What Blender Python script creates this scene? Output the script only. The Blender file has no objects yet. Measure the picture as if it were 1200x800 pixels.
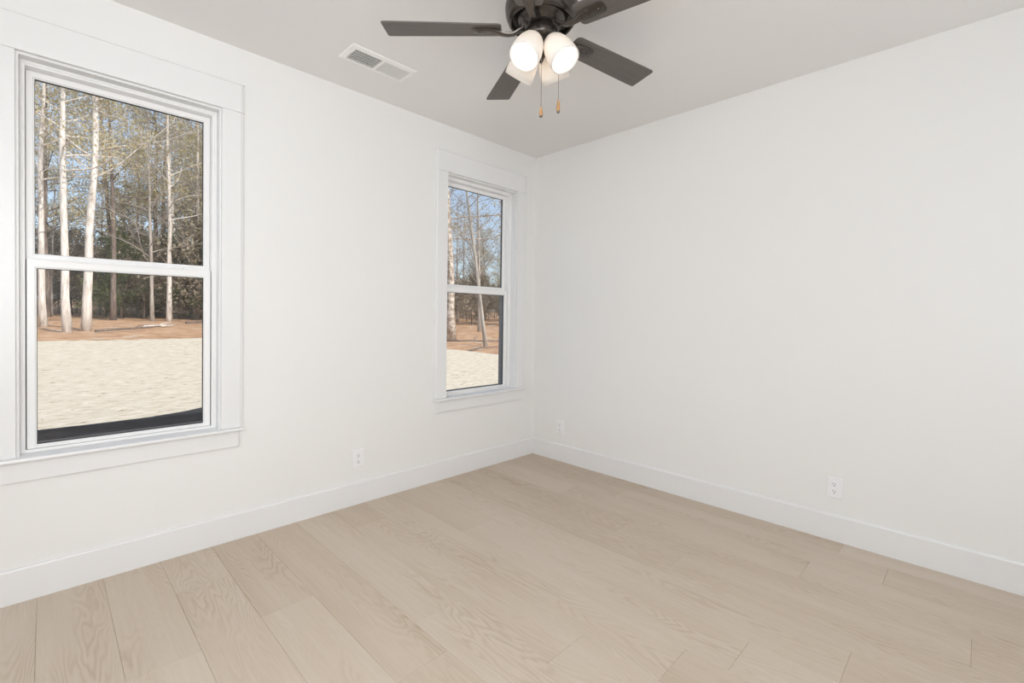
import bpy, bmesh, math, random
from mathutils import Vector, Matrix, Euler

scene = bpy.context.scene
C = scene.collection
PI = math.pi

# ------------------------------------------------------------------ camera
cam_pos = Vector((-3.06504, -2.78825, 1.20131))
yaw, pitch, roll = 0.785392, -0.014905, -0.012693
fwd = Vector((math.cos(yaw) * math.cos(pitch), math.sin(yaw) * math.cos(pitch), math.sin(pitch)))
rt = Vector((math.sin(yaw), -math.cos(yaw), 0.0))
up = rt.cross(fwd)
rt2 = rt * math.cos(roll) - up * math.sin(roll)
up2 = rt * math.sin(roll) + up * math.cos(roll)
cd = bpy.data.cameras.new('camera')
cd.sensor_width = 36.0
cd.lens = 547.99 / 1200 * 36.0
cd.shift_y = -20.5 / 1200
cd.clip_start = 0.05
cd.clip_end = 400
cam = bpy.data.objects.new('camera', cd)
C.objects.link(cam)
R3 = Matrix((rt2, up2, -fwd)).transposed()
cam.matrix_world = Matrix.Translation(cam_pos) @ R3.to_4x4()
scene.camera = cam

# ------------------------------------------------------------------ view, world, sun, lights
scene.view_settings.view_transform = 'Standard'
scene.view_settings.look = 'None'
scene.view_settings.exposure = 0.0
scene.view_settings.gamma = 1.0
scene.view_settings.use_curve_mapping = False
scene.cycles.use_denoising = True
scene.cycles.max_bounces = 14
scene.cycles.diffuse_bounces = 9
scene.cycles.glossy_bounces = 5
scene.cycles.transmission_bounces = 8
scene.cycles.transparent_max_bounces = 16
scene.cycles.sample_clamp_indirect = 6.0

SUN_EL = math.radians(35.5)
SUN_TRAVEL = Vector((-0.28, 0.96, 0)).normalized()       # the way the sunlight travels over the ground
world = bpy.data.worlds.new('world')
scene.world = world
world.use_nodes = True
wn = world.node_tree
wn.nodes.clear()
sky = wn.nodes.new('ShaderNodeTexSky')
sky.sky_type = 'NISHITA'
sky.sun_disc = False
sky.sun_elevation = SUN_EL
sky.sun_rotation = math.atan2(-SUN_TRAVEL.x, -SUN_TRAVEL.y)
sky.air_density = 1.0
sky.dust_density = 1.2
bg = wn.nodes.new('ShaderNodeBackground')
bg.inputs['Strength'].default_value = 0.21
wo = wn.nodes.new('ShaderNodeOutputWorld')
mixn = wn.nodes.new('ShaderNodeMix')        # thin high haze pales the blue
mixn.data_type = 'RGBA'
mixn.inputs[0].default_value = 0.5
mixn.inputs[7].default_value = (3.1, 3.6, 4.4, 1)
wn.links.new(sky.outputs[0], mixn.inputs[6])
wn.links.new(mixn.outputs[2], bg.inputs['Color'])
wn.links.new(bg.outputs[0], wo.inputs['Surface'])

sd = bpy.data.lights.new('sun', 'SUN')
sd.energy = 4.6
sd.angle = math.radians(0.6)
sd.color = (1.0, 0.95, 0.88)
sun = bpy.data.objects.new('sun', sd)
C.objects.link(sun)
sdir = Vector((SUN_TRAVEL.x * math.cos(SUN_EL), SUN_TRAVEL.y * math.cos(SUN_EL), -math.sin(SUN_EL)))
sun.rotation_euler = sdir.to_track_quat('-Z', 'Y').to_euler()


def area(name, loc, direction, sx, sy, power, color):
    l = bpy.data.lights.new(name, 'AREA')
    l.shape = 'RECTANGLE'
    l.size, l.size_y = sx, sy
    l.energy = power
    l.color = color
    o = bpy.data.objects.new(name, l)
    C.objects.link(o)
    o.location = loc
    o.rotation_euler = Vector(direction).to_track_quat('-Z', 'Y').to_euler()
    return o


# unseen fill lamps added in openings behind and beside the camera
FILL_COL = (0.94, 0.97, 0.995)
area('window_daylight', (-0.95, -3.75, 1.40), (0, 1, 0), 1.50, 2.00, 12.0, FILL_COL)
area('hall_daylight', (-3.50, -3.75, 1.62), (0, 1, 0), 0.55, 1.40, 45.0, FILL_COL)
area('doorway_daylight', (-3.95, -2.35, 1.55), (1, 0, 0), 1.80, 1.50, 32.0, FILL_COL)

# ------------------------------------------------------------------ materials


def mat(name):
    m = bpy.data.materials.new(name)
    m.use_nodes = True
    nt = m.node_tree
    b = nt.nodes.get('Principled BSDF')
    return m, nt, b


def N(nt, kind, **kw):
    n = nt.nodes.new(kind)
    for k, v in kw.items():
        if k in n.inputs:
            n.inputs[k].default_value = v
        else:
            setattr(n, k, v)
    return n


def math_node(nt, op, a, b=None, c=None):
    n = nt.nodes.new('ShaderNodeMath')
    n.operation = op
    for i, v in enumerate((a, b, c)):
        if v is None:
            continue
        if isinstance(v, (int, float)):
            n.inputs[i].default_value = v
        else:
            nt.links.new(v, n.inputs[i])
    return n.outputs[0]


def ramp(nt, fac, stops, interp='LINEAR'):
    n = nt.nodes.new('ShaderNodeValToRGB')
    n.color_ramp.interpolation = interp
    els = n.color_ramp.elements
    while len(els) < len(stops):
        els.new(0.5)
    for e, (p, c) in zip(els, stops):
        e.position = p
        e.color = (c[0], c[1], c[2], 1)
    nt.links.new(fac, n.inputs[0])
    return n.outputs[0]


def painted(name, col, rough=0.6, bump=0.0, scale=300, vary=0.0):
    m, nt, b = mat(name)
    b.inputs['Roughness'].default_value = rough
    tc = nt.nodes.new('ShaderNodeTexCoord')
    no = N(nt, 'ShaderNodeTexNoise', Scale=scale, Detail=3.0)
    nt.links.new(tc.outputs['Object'], no.inputs['Vector'])
    c = ramp(nt, no.outputs['Fac'], [(0.3, tuple(v * (1 - vary) for v in col)), (0.7, tuple(min(1, v * (1 + vary)) for v in col))])
    nt.links.new(c, b.inputs['Base Color'])
    if bump:
        bp = N(nt, 'ShaderNodeBump', Strength=bump, Distance=0.001)
        nt.links.new(no.outputs['Fac'], bp.inputs['Height'])
        nt.links.new(bp.outputs[0], b.inputs['Normal'])
    return m


M = {}
M['wall'] = painted('wall_paint', (0.80, 0.795, 0.785), 0.75, 0.15, 260, 0.004)
M['ceiling'] = painted('ceiling_paint', (0.79, 0.78, 0.772), 0.9, 0.2, 220, 0.004)
M['trim'] = painted('trim_paint', (0.785, 0.785, 0.787), 0.35, 0.0, 40, 0.003)
M['vinyl'] = painted('white_vinyl', (0.855, 0.85, 0.848), 0.3, 0.0, 30, 0.003)
M['plastic'] = painted('white_plastic', (0.83, 0.83, 0.85), 0.3, 0.0, 30, 0.003)
M['slot'] = painted('dark_slot', (0.05, 0.05, 0.05), 0.6, 0.0, 30, 0.0)
M['gasket'] = painted('black_gasket', (0.02, 0.02, 0.022), 0.6, 0.0, 30, 0.0)
M['strip'] = painted('grey_weatherstrip', (0.16, 0.16, 0.165), 0.8, 0.0, 60, 0.05)
M['bronze_frame'] = painted('grey_outer_frame', (0.17, 0.165, 0.17), 0.5, 0.0, 30, 0.03)
M['vent'] = painted('vent_enamel', (0.85, 0.845, 0.83), 0.35, 0.0, 30, 0.003)
M['duct'] = painted('duct_dark', (0.30, 0.29, 0.28), 0.8, 0.0, 30, 0.03)
M['siding'] = painted('outer_siding', (0.7, 0.7, 0.69), 0.7, 0.0, 20, 0.02)
M['shingle'] = painted('roof_shingle', (0.08, 0.08, 0.085), 0.9, 0.2, 40, 0.2)
M['chain'] = painted('chain_metal', (0.20, 0.17, 0.14), 0.35, 0.0, 30, 0.02)
M['chain'].node_tree.nodes['Principled BSDF'].inputs['Metallic'].default_value = 0.8
M['socket'] = painted('socket_white', (0.75, 0.72, 0.68), 0.4, 0.0, 30, 0.0)


def metal_bronze():
    m, nt, b = mat('dark_bronze_metal')
    tc = nt.nodes.new('ShaderNodeTexCoord')
    no = N(nt, 'ShaderNodeTexNoise', Scale=35.0, Detail=4.0)
    nt.links.new(tc.outputs['Object'], no.inputs['Vector'])
    c = ramp(nt, no.outputs['Fac'], [(0.3, (0.070, 0.060, 0.053)), (0.7, (0.095, 0.083, 0.074))])
    nt.links.new(c, b.inputs['Base Color'])
    b.inputs['Metallic'].default_value = 0.75
    b.inputs['Roughness'].default_value = 0.27
    return m


M['bronze'] = metal_bronze()


def blade_wood():
    m, nt, b = mat('grey_brown_blade')
    tc = nt.nodes.new('ShaderNodeTexCoord')
    mp = N(nt, 'ShaderNodeMapping')
    mp.inputs['Scale'].default_value = (4, 90, 20)
    no = N(nt, 'ShaderNodeTexNoise', Scale=1.0, Detail=5.0, Roughness=0.6)
    nt.links.new(tc.outputs['Object'], mp.inputs[0])
    nt.links.new(mp.outputs[0], no.inputs['Vector'])
    c = ramp(nt, no.outputs['Fac'], [(0.3, (0.098, 0.085, 0.076)), (0.7, (0.125, 0.110, 0.099))])
    nt.links.new(c, b.inputs['Base Color'])
    b.inputs['Roughness'].default_value = 0.45
    return m


M['blade'] = blade_wood()


def fob_wood():
    m, nt, b = mat('fob_wood')
    tc = nt.nodes.new('ShaderNodeTexCoord')
    mp = N(nt, 'ShaderNodeMapping')
    mp.inputs['Scale'].default_value = (120, 120, 15)
    no = N(nt, 'ShaderNodeTexNoise', Scale=1.0, Detail=3.0)
    nt.links.new(tc.outputs['Object'], mp.inputs[0])
    nt.links.new(mp.outputs[0], no.inputs['Vector'])
    c = ramp(nt, no.outputs['Fac'], [(0.3, (0.38, 0.19, 0.07)), (0.7, (0.55, 0.32, 0.14))])
    nt.links.new(c, b.inputs['Base Color'])
    b.inputs['Roughness'].default_value = 0.3
    return m


M['fob'] = fob_wood()


def frosted():
    m, nt, b = mat('frosted_white_glass')
    out = nt.nodes['Material Output']
    b.inputs['Base Color'].default_value = (0.80, 0.785, 0.765, 1)
    b.inputs['Roughness'].default_value = 0.35
    tr = N(nt, 'ShaderNodeBsdfTranslucent')
    tr.inputs['Color'].default_value = (0.92, 0.86, 0.80, 1)
    mx = N(nt, 'ShaderNodeMixShader')
    mx.inputs[0].default_value = 0.30
    nt.links.new(b.outputs[0], mx.inputs[1])
    nt.links.new(tr.outputs[0], mx.inputs[2])
    nt.links.new(mx.outputs[0], out.inputs['Surface'])
    return m


M['frosted'] = frosted()


def bulb():
    m, nt, b = mat('lit_bulb')
    b.inputs['Base Color'].default_value = (0.9, 0.9, 0.88, 1)
    b.inputs['Emission Color'].default_value = (1.0, 0.93, 0.84, 1)
    b.inputs['Emission Strength'].default_value = 6.5
    return m


M['bulb'] = bulb()


def glass():
    m, nt, b = mat('window_glass')
    nt.nodes.remove(b)
    out = nt.nodes['Material Output']
    tr = N(nt, 'ShaderNodeBsdfTransparent')
    tr.inputs['Color'].default_value = (0.955, 0.965, 0.965, 1)
    gl = N(nt, 'ShaderNodeBsdfGlossy')
    gl.inputs['Roughness'].default_value = 0.02
    fr = N(nt, 'ShaderNodeFresnel', IOR=1.5)
    ge = N(nt, 'ShaderNodeNewGeometry')
    # the same air-to-glass reflectance on both faces of the pane (no total reflection on leaving it)
    nt.links.new(math_node(nt, 'MULTIPLY_ADD', ge.outputs['Backfacing'], 1 / 1.5 - 1.5, 1.5), fr.inputs['IOR'])
    mx = N(nt, 'ShaderNodeMixShader')
    nt.links.new(fr.outputs[0], mx.inputs[0])
    nt.links.new(tr.outputs[0], mx.inputs[1])
    nt.links.new(gl.outputs[0], mx.inputs[2])
    nt.links.new(mx.outputs[0], out.inputs['Surface'])
    return m


M['glass'] = glass()


def wood_floor():
    m, nt, b = mat('light_oak_planks')
    at = N(nt, 'ShaderNodeAttribute')
    at.attribute_name = 'grain'
    ti = N(nt, 'ShaderNodeAttribute')
    ti.attribute_name = 'tint'
    sep = N(nt, 'ShaderNodeSeparateXYZ')
    nt.links.new(at.outputs['Vector'], sep.inputs[0])
    a, l, r = sep.outputs[0], sep.outputs[1], sep.outputs[2]

    def comb(sa, sl, sr):
        c = N(nt, 'ShaderNodeCombineXYZ')
        nt.links.new(math_node(nt, 'MULTIPLY', a, sa), c.inputs[0])
        nt.links.new(math_node(nt, 'MULTIPLY', l, sl), c.inputs[1])
        nt.links.new(math_node(nt, 'MULTIPLY', r, sr), c.inputs[2])
        return c.outputs[0]

    def noise(vec, detail=3.0, rough=0.5):
        n = N(nt, 'ShaderNodeTexNoise', Scale=1.0, Detail=detail, Roughness=rough)
        nt.links.new(vec, n.inputs['Vector'])
        return n.outputs['Fac']

    big = noise(comb(9, 1.5, 31.0), 2.5, 0.5)
    warp = noise(comb(26, 5.0, 17.0), 2.0, 0.5)
    # contour lines of a warped slope: arches where the plank was cut near the heart
    a2 = math_node(nt, 'MULTIPLY', math_node(nt, 'MULTIPLY', a, a), 62.0)
    t = math_node(nt, 'ADD', math_node(nt, 'MULTIPLY', l, 0.85), a2)
    t = math_node(nt, 'ADD', t, math_node(nt, 'MULTIPLY', big, 2.0))
    t = math_node(nt, 'ADD', t, math_node(nt, 'MULTIPLY', warp, 0.22))
    rings = math_node(nt, 'SINE', math_node(nt, 'MULTIPLY', t, 44.0))
    rings = math_node(nt, 'MULTIPLY_ADD', rings, 0.5, 0.5)
    rings = math_node(nt, 'POWER', rings, 1.6)
    where = noise(comb(5, 1.1, 53.0), 2.0, 0.5)
    where = ramp(nt, where, [(0.42, (0.12,) * 3), (0.66, (1,) * 3)])
    rings = math_node(nt, 'MULTIPLY', rings, where)
    fine = noise(comb(330, 5.0, 11.0), 4.0, 0.6)
    med = noise(comb(60, 1.6, 7.0), 4.0, 0.6)
    broad = noise(comb(6, 0.9, 3.0), 2.0, 0.5)
    v = math_node(nt, 'MULTIPLY', rings, -0.24)
    v = math_node(nt, 'ADD', v, math_node(nt, 'MULTIPLY_ADD', fine, 0.12, -0.06))
    v = math_node(nt, 'ADD', v, math_node(nt, 'MULTIPLY_ADD', med, 0.26, -0.13))
    v = math_node(nt, 'ADD', v, math_node(nt, 'MULTIPLY_ADD', broad, 0.30, -0.15))
    v = math_node(nt, 'ADD', v, math_node(nt, 'MULTIPLY_ADD', ti.outputs['Fac'], 0.16, -0.08))
    v = math_node(nt, 'ADD', v, 0.66)
    c = ramp(nt, v, [(0.12, (0.315, 0.225, 0.148)), (0.42, (0.480, 0.388, 0.298)), (0.64, (0.558, 0.470, 0.382)), (0.95, (0.630, 0.562, 0.490))])
    nt.links.new(c, b.inputs['Base Color'])
    b.inputs['Roughness'].default_value = 0.50
    b.inputs['Specular IOR Level'].default_value = 0.35
    bp = N(nt, 'ShaderNodeBump', Strength=0.12, Distance=0.0006)
    nt.links.new(fine, bp.inputs['Height'])
    nt.links.new(bp.outputs[0], b.inputs['Normal'])
    return m


M['floor'] = wood_floor()


def ground_mat(name, stops, sx, sy, det=6.0, rough=0.7, bump=0.6, speck=None, bd=0.04):
    m, nt, b = mat(name)
    tc = N(nt, 'ShaderNodeTexCoord')
    mp = N(nt, 'ShaderNodeMapping')
    mp.inputs['Scale'].default_value = (sx, sy, 1)
    no = N(nt, 'ShaderNodeTexNoise', Scale=1.0, Detail=det, Roughness=rough)
    nt.links.new(tc.outputs['Object'], mp.inputs[0])
    nt.links.new(mp.outputs[0], no.inputs['Vector'])
    c = ramp(nt, no.outputs['Fac'], stops)
    if speck:
        n2 = N(nt, 'ShaderNodeTexNoise', Scale=speck[0], Detail=3.0, Roughness=0.6)
        nt.links.new(tc.outputs['Object'], n2.inputs['Vector'])
        f = ramp(nt, n2.outputs['Fac'], [(speck[1], (0, 0, 0)), (speck[1] + 0.05, (1, 1, 1))])
        mx = N(nt, 'ShaderNodeMix', data_type='RGBA')
        nt.links.new(f, mx.inputs[0])
        nt.links.new(c, mx.inputs[6])
        mx.inputs[7].default_value = (*speck[2], 1)
        c = mx.outputs[2]
    nt.links.new(c, b.inputs['Base Color'])
    b.inputs['Roughness'].default_value = 0.95
    b.inputs['Specular IOR Level'].default_value = 0.1
    bp = N(nt, 'ShaderNodeBump', Strength=bump, Distance=bd)
    nt.links.new(no.outputs['Fac'], bp.inputs['Height'])
    nt.links.new(bp.outputs[0], b.inputs['Normal'])
    return m


M['straw'] = ground_mat('pale_straw', [(0.32, (0.42, 0.33, 0.23)), (0.45, (0.66, 0.56, 0.42)), (0.60, (0.82, 0.73, 0.60))], 4.0, 12.0, 8.0, 0.8, 0.5,
                        (6.5, 0.64, (0.40, 0.31, 0.21)))
M['pine_straw'] = ground_mat('pine_straw', [(0.30, (0.26, 0.13, 0.07)), (0.5, (0.52, 0.31, 0.18)), (0.7, (0.66, 0.46, 0.30))], 1.6, 2.6, 8.0, 0.7, 0.7,
                             (1.1, 0.60, (0.56, 0.46, 0.36)))
M['soil'] = ground_mat('dark_soil', [(0.3, (0.022, 0.021, 0.022)), (0.7, (0.060, 0.057, 0.058))], 4, 4, 6.0, 0.7, 0.6)  # near-black colour that deepens the house shadow on the ground


def bark(name, stops, sc=(9, 9, 1.3)):
    m, nt, b = mat(name)
    tc = N(nt, 'ShaderNodeTexCoord')
    mp = N(nt, 'ShaderNodeMapping')
    mp.inputs['Scale'].default_value = sc
    no = N(nt, 'ShaderNodeTexNoise', Scale=1.0, Detail=6.0, Roughness=0.7)
    nt.links.new(tc.outputs['Object'], mp.inputs[0])
    nt.links.new(mp.outputs[0], no.inputs['Vector'])
    c = ramp(nt, no.outputs['Fac'], stops)
    nt.links.new(c, b.inputs['Base Color'])
    b.inputs['Roughness'].default_value = 0.9
    bp = N(nt, 'ShaderNodeBump', Strength=0.5, Distance=0.02)
    nt.links.new(no.outputs['Fac'], bp.inputs['Height'])
    nt.links.new(bp.outputs[0], b.inputs['Normal'])
    return m


M['bark_pale'] = bark('pale_bark', [(0.34, (0.34, 0.29, 0.25)), (0.5, (0.62, 0.57, 0.52)), (0.65, (0.78, 0.74, 0.69))])
M['bark_brown'] = bark('brown_bark', [(0.3, (0.055, 0.040, 0.032)), (0.5, (0.16, 0.12, 0.10)), (0.7, (0.30, 0.24, 0.20))])
M['bark_mottled'] = bark('mottled_bark', [(0.36, (0.17, 0.12, 0.09)), (0.48, (0.38, 0.31, 0.25)), (0.58, (0.62, 0.56, 0.50))], (7, 7, 5))
M['bark_grey'] = bark('grey_bark', [(0.3, (0.16, 0.135, 0.115)), (0.5, (0.36, 0.32, 0.28)), (0.7, (0.52, 0.47, 0.42))])


def leaf(name, stops, trans=0.35, scale=0.9):
    m, nt, b = mat(name)
    out = nt.nodes['Material Output']
    tc = N(nt, 'ShaderNodeTexCoord')
    no = N(nt, 'ShaderNodeTexNoise', Scale=scale, Detail=4.0, Roughness=0.8)
    nt.links.new(tc.outputs['Object'], no.inputs['Vector'])
    c = ramp(nt, no.outputs['Fac'], stops)
    nt.links.new(c, b.inputs['Base Color'])
    b.inputs['Roughness'].default_value = 0.6
    tr = N(nt, 'ShaderNodeBsdfTranslucent')
    nt.links.new(c, tr.inputs['Color'])
    mx = N(nt, 'ShaderNodeMixShader')
    mx.inputs[0].default_value = trans
    nt.links.new(b.outputs[0], mx.inputs[1])
    nt.links.new(tr.outputs[0], mx.inputs[2])
    nt.links.new(mx.outputs[0], out.inputs['Surface'])
    return m


M['leaf_gold'] = leaf('golden_olive_leaves', [(0.3, (0.24, 0.22, 0.11)), (0.45, (0.42, 0.37, 0.19)), (0.55, (0.52, 0.43, 0.24)), (0.7, (0.64, 0.62, 0.50))])
M['leaf_green'] = leaf('dark_green_leaves', [(0.3, (0.035, 0.050, 0.016)), (0.5, (0.12, 0.15, 0.045)), (0.7, (0.27, 0.29, 0.10))])
M['leaf_russet'] = leaf('russet_brown_leaves', [(0.3, (0.12, 0.09, 0.06)), (0.5, (0.30, 0.25, 0.17)), (0.7, (0.52, 0.46, 0.36))])

# ------------------------------------------------------------------ mesh helpers


def obj(name, bm, m, parent=None, smooth=False, bevel=0.0, seg=2):
    bmesh.ops.recalc_face_normals(bm, faces=bm.faces) if smooth or bevel else None
    me = bpy.data.meshes.new(name)
    bm.to_mesh(me)
    bm.free()
    me.materials.append(m)
    if smooth:
        for p in me.polygons:
            p.use_smooth = True
    o = bpy.data.objects.new(name, me)
    C.objects.link(o)
    if parent is not None:
        o.parent = parent
    if bevel:
        md = o.modifiers.new('bevel', 'BEVEL')
        md.width = bevel
        md.segments = seg
        md.limit_method = 'ANGLE'
        md.angle_limit = math.radians(40)
        md.harden_normals = False
    return o


def empty(name, loc=(0, 0, 0), rotz=0.0):
    o = bpy.data.objects.new(name, None)
    o.empty_display_size = 0.1
    C.objects.link(o)
    o.location = loc
    o.rotation_euler = (0, 0, rotz)
    return o


def tag(o, label=None, cat=None, group=None, kind=None):
    if label:
        o['label'] = label
    if cat:
        o['category'] = cat
    if group:
        o['group'] = group
    if kind:
        o['kind'] = kind
    return o


def box(bm, x0, x1, y0, y1, z0, z1, mtx=None):
    vs = [bm.verts.new((x, y, z)) for x in (x0, x1) for y in (y0, y1) for z in (z0, z1)]
    if mtx is not None:
        for v in vs:
            v.co = mtx @ v.co
    for f in ((0, 1, 3, 2), (4, 6, 7, 5), (0, 4, 5, 1), (2, 3, 7, 6), (0, 2, 6, 4), (1, 5, 7, 3)):
        bm.faces.new([vs[i] for i in f])
    return vs


def boxes(*bs):
    bm = bmesh.new()
    for b in bs:
        box(bm, *b)
    return bm


def ring_frame(bm, x0, x1, z0, z1, ix0, ix1, iz0, iz1, y0, y1, front=None):
    """rectangular ring in the xz plane between y0 and y1; front = how far back the inner lip steps"""
    def loop(a, b, c, d, y):
        return [bm.verts.new(p) for p in ((a, y, c), (b, y, c), (b, y, d), (a, y, d))]
    O0, I0 = loop(x0, x1, z0, z1, y0), loop(ix0, ix1, iz0, iz1, y0 if front is None else y0 + front)
    O1, I1 = loop(x0, x1, z0, z1, y1), loop(ix0, ix1, iz0, iz1, y1)
    for i in range(4):
        j = (i + 1) % 4
        bm.faces.new((O0[i], O0[j], I0[j], I0[i]))
        bm.faces.new((O1[j], O1[i], I1[i], I1[j]))
        bm.faces.new((O0[j], O0[i], O1[i], O1[j]))
        bm.faces.new((I0[i], I0[j], I1[j], I1[i]))


def lathe(bm, prof, n=48, mtx=None, close=False):
    """prof: list of (r, z) from one end to the other"""
    rings = []
    for r, z in prof:
        if r < 1e-6:
            v = bm.verts.new((0, 0, z))
            rings.append([v])
        else:
            rings.append([bm.verts.new((r * math.cos(2 * PI * i / n), r * math.sin(2 * PI * i / n), z)) for i in range(n)])
    pairs = list(zip(rings[:-1], rings[1:]))
    if close:
        pairs.append((rings[-1], rings[0]))
    for A, B in pairs:
        for i in range(n):
            j = (i + 1) % n
            if len(A) == 1 and len(B) == 1:
                continue
            if len(A) == 1:
                bm.faces.new((A[0], B[i], B[j]))
            elif len(B) == 1:
                bm.faces.new((A[i], B[0], A[j]))
            else:
                bm.faces.new((A[i], B[i], B[j], A[j]))
    if mtx is not None:
        for R in rings:
            for v in R:
                v.co = mtx @ v.co


def tube(bm, pts, rad, n=8, cap=True):
    pts = [Vector(p) for p in pts]
    rings = []
    ref = Vector((0.31, 0.17, 0.93))
    for i, p in enumerate(pts):
        d = (pts[min(i + 1, len(pts) - 1)] - pts[max(i - 1, 0)]).normalized()
        u = d.cross(ref)
        if u.length < 1e-3:
            u = d.cross(Vector((1, 0, 0)))
        u.normalize()
        w = d.cross(u)
        r = rad[i] if isinstance(rad, (list, tuple)) else rad
        rings.append([bm.verts.new(p + (u * math.cos(2 * PI * k / n) + w * math.sin(2 * PI * k / n)) * r) for k in range(n)])
    for A, B in zip(rings[:-1], rings[1:]):
        for i in range(n):
            j = (i + 1) % n
            bm.faces.new((A[i], A[j], B[j], B[i]))
    if cap and n > 2:
        bm.faces.new(rings[0][::-1])
        bm.faces.new(rings[-1])


# ------------------------------------------------------------------ room shell
H = 2.60
XW, YS = -3.85, -3.65            # inner faces of the west and south walls
W1 = -3.149                      # inner edge of the first window's casing (left)
SH = 2.176                       # second window = first one moved along the wall
HX0, HX1, HZ0, HZ1 = -3.160, -2.406, 0.582, 2.268   # rough opening of window 1


def wall_with_holes(name, axis, holes, s0, s1, t0, t1, m, z1=H):
    """slab between t0 and t1 across, along s0..s1, with rectangular holes (s, s, z, z)"""
    bm = bmesh.new()
    ss = sorted({s0, s1} | {h[0] for h in holes} | {h[1] for h in holes})
    for a, b in zip(ss[:-1], ss[1:]):
        hs = [h for h in holes if h[0] <= a + 1e-6 and h[1] >= b - 1e-6]
        spans = [(0.0, z1)] if not hs else [(0.0, hs[0][2]), (hs[0][3], z1)]
        for z0_, z1_ in spans:
            if z1_ - z0_ < 1e-4:
                continue
            if axis == 'x':
                box(bm, a, b, t0, t1, z0_, z1_)
            else:
                box(bm, t0, t1, a, b, z0_, z1_)
    bmesh.ops.remove_doubles(bm, verts=bm.verts, dist=1e-5)
    o = obj(name, bm, m)
    tag(o, kind='structure')
    return o


holesN = [(HX0, HX1, HZ0, HZ1), (HX0 + SH, HX1 + SH, HZ0, HZ1)]
o = wall_with_holes('wall_north', 'x', holesN, XW - 0.15, 0.15, 0.0, 0.13, M['wall'])
tag(o, 'off-white painted wall holding both windows')
o = wall_with_holes('wall_east', 'y', [], YS - 0.15, 0.0, 0.0, 0.15, M['wall'])
tag(o, 'bare off-white painted wall on the right')
o = wall_with_holes('wall_south', 'x', [(-3.80, -3.20, 0.0, 2.35), (-1.75, -0.15, 0.35, 2.45)], XW - 0.15, 0.0, YS - 0.15, YS, M['wall'])
tag(o, 'off-white wall behind the camera with a window opening')
o = wall_with_holes('wall_west', 'y', [(-3.30, -1.40, 0.0, 2.35)], YS, 0.0, XW - 0.15, XW, M['wall'])
tag(o, 'off-white wall beside the camera with a doorway')
o = obj('ceiling', boxes((XW - 0.15, 0.15, YS - 0.15, 0.13, H, H + 0.12)), M['ceiling'])
tag(o, 'flat matt off-white ceiling', kind='structure')

# exterior cladding of the window wall, foundation and roof (they shade the lawn)
o = wall_with_holes('wall_outer_north', 'x', [(h[0] - 0.01, h[1] + 0.01, h[2], h[3]) for h in holesN], XW - 4.0, 0.20, 0.132, 0.16, M['siding'], z1=2.78)
tag(o, 'outside cladding of the window wall')
bm = bmesh.new()
prof = [(-6.6, 2.74), (0.42, 2.74), (0.42, 2.86), (-3.1, 4.3), (-6.6, 2.86)]
va = [bm.verts.new((XW - 4.2, y, z)) for y, z in prof]
vb = [bm.verts.new((0.55, y, z)) for y, z in prof]
bm.faces.new(va)
bm.faces.new(vb[::-1])
for i in range(5):
    j = (i + 1) % 5
    bm.faces.new((va[j], va[i], vb[i], vb[j]))
o = obj('roof', bm, M['shingle'])
tag(o, 'dark shingled roof over the room', kind='structure')

o = obj('wall_outer_house', boxes((XW - 4.0, 0.20, -6.2, -6.05, -0.4, 2.78), (XW - 4.15, XW - 4.0, -6.2, 0.16, -0.4, 2.78), (0.152, 0.20, -6.05, 0.131, -0.4, 2.78),
                                  (0.0, 0.151, -6.05, YS - 0.15, -0.05, 2.78)), M['siding'])  # unseen walls added to keep sun out of the fill openings
tag(o, 'outer walls of the rest of the house', kind='structure')
o = obj('floor_hall', boxes((XW - 4.0, 0.15, -6.05, 0.13, -0.40, -0.051)), M['siding'])
tag(o, 'slab under the house', kind='structure')

# floor: one mesh of planks with v-grooves, running away along y
rng = random.Random(11)
PW = 0.2096
joints = {13: -0.850, 12: -0.378, 11: -0.796, 10: -1.458, 9: -1.250, 8: -1.748, 7: -0.62, 6: -2.202, 5: -2.482, 4: -1.747, 3: -1.355, 2: -2.212, 1: -2.497}
PL = 1.435
bm = bmesh.new()
lay_g = bm.loops.layers.float_vector.new('grain')
lay_t = bm.faces.layers.float.new('tint')
G = 0.0012


def plank(x0, x1, y0, y1, cx):
    ro, rv = rng.random() * 10, rng.random()
    flip = rng.choice((-1, 1))
    shift = rng.uniform(-0.05, 0.05)
    outer = [(x0, y0), (x1, y0), (x1, y1), (x0, y1)]
    inner = [(x0 + G, y0 + G), (x1 - G, y0 + G), (x1 - G, y1 - G), (x0 + G, y1 - G)]
    vo = [bm.verts.new((x, y, -0.0019)) for x, y in outer]
    vi = [bm.verts.new((x, y, 0.0)) for x, y in inner]
    faces = [bm.faces.new(vi)]
    for i in range(4):
        j = (i + 1) % 4
        faces.append(bm.faces.new((vo[i], vo[j], vi[j], vi[i])))
    for f in faces:
        f[lay_t] = rv
        for lp in f.loops:
            lp[lay_g] = ((lp.vert.co.x - cx + shift), lp.vert.co.y * flip + ro * 3, ro)


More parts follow.
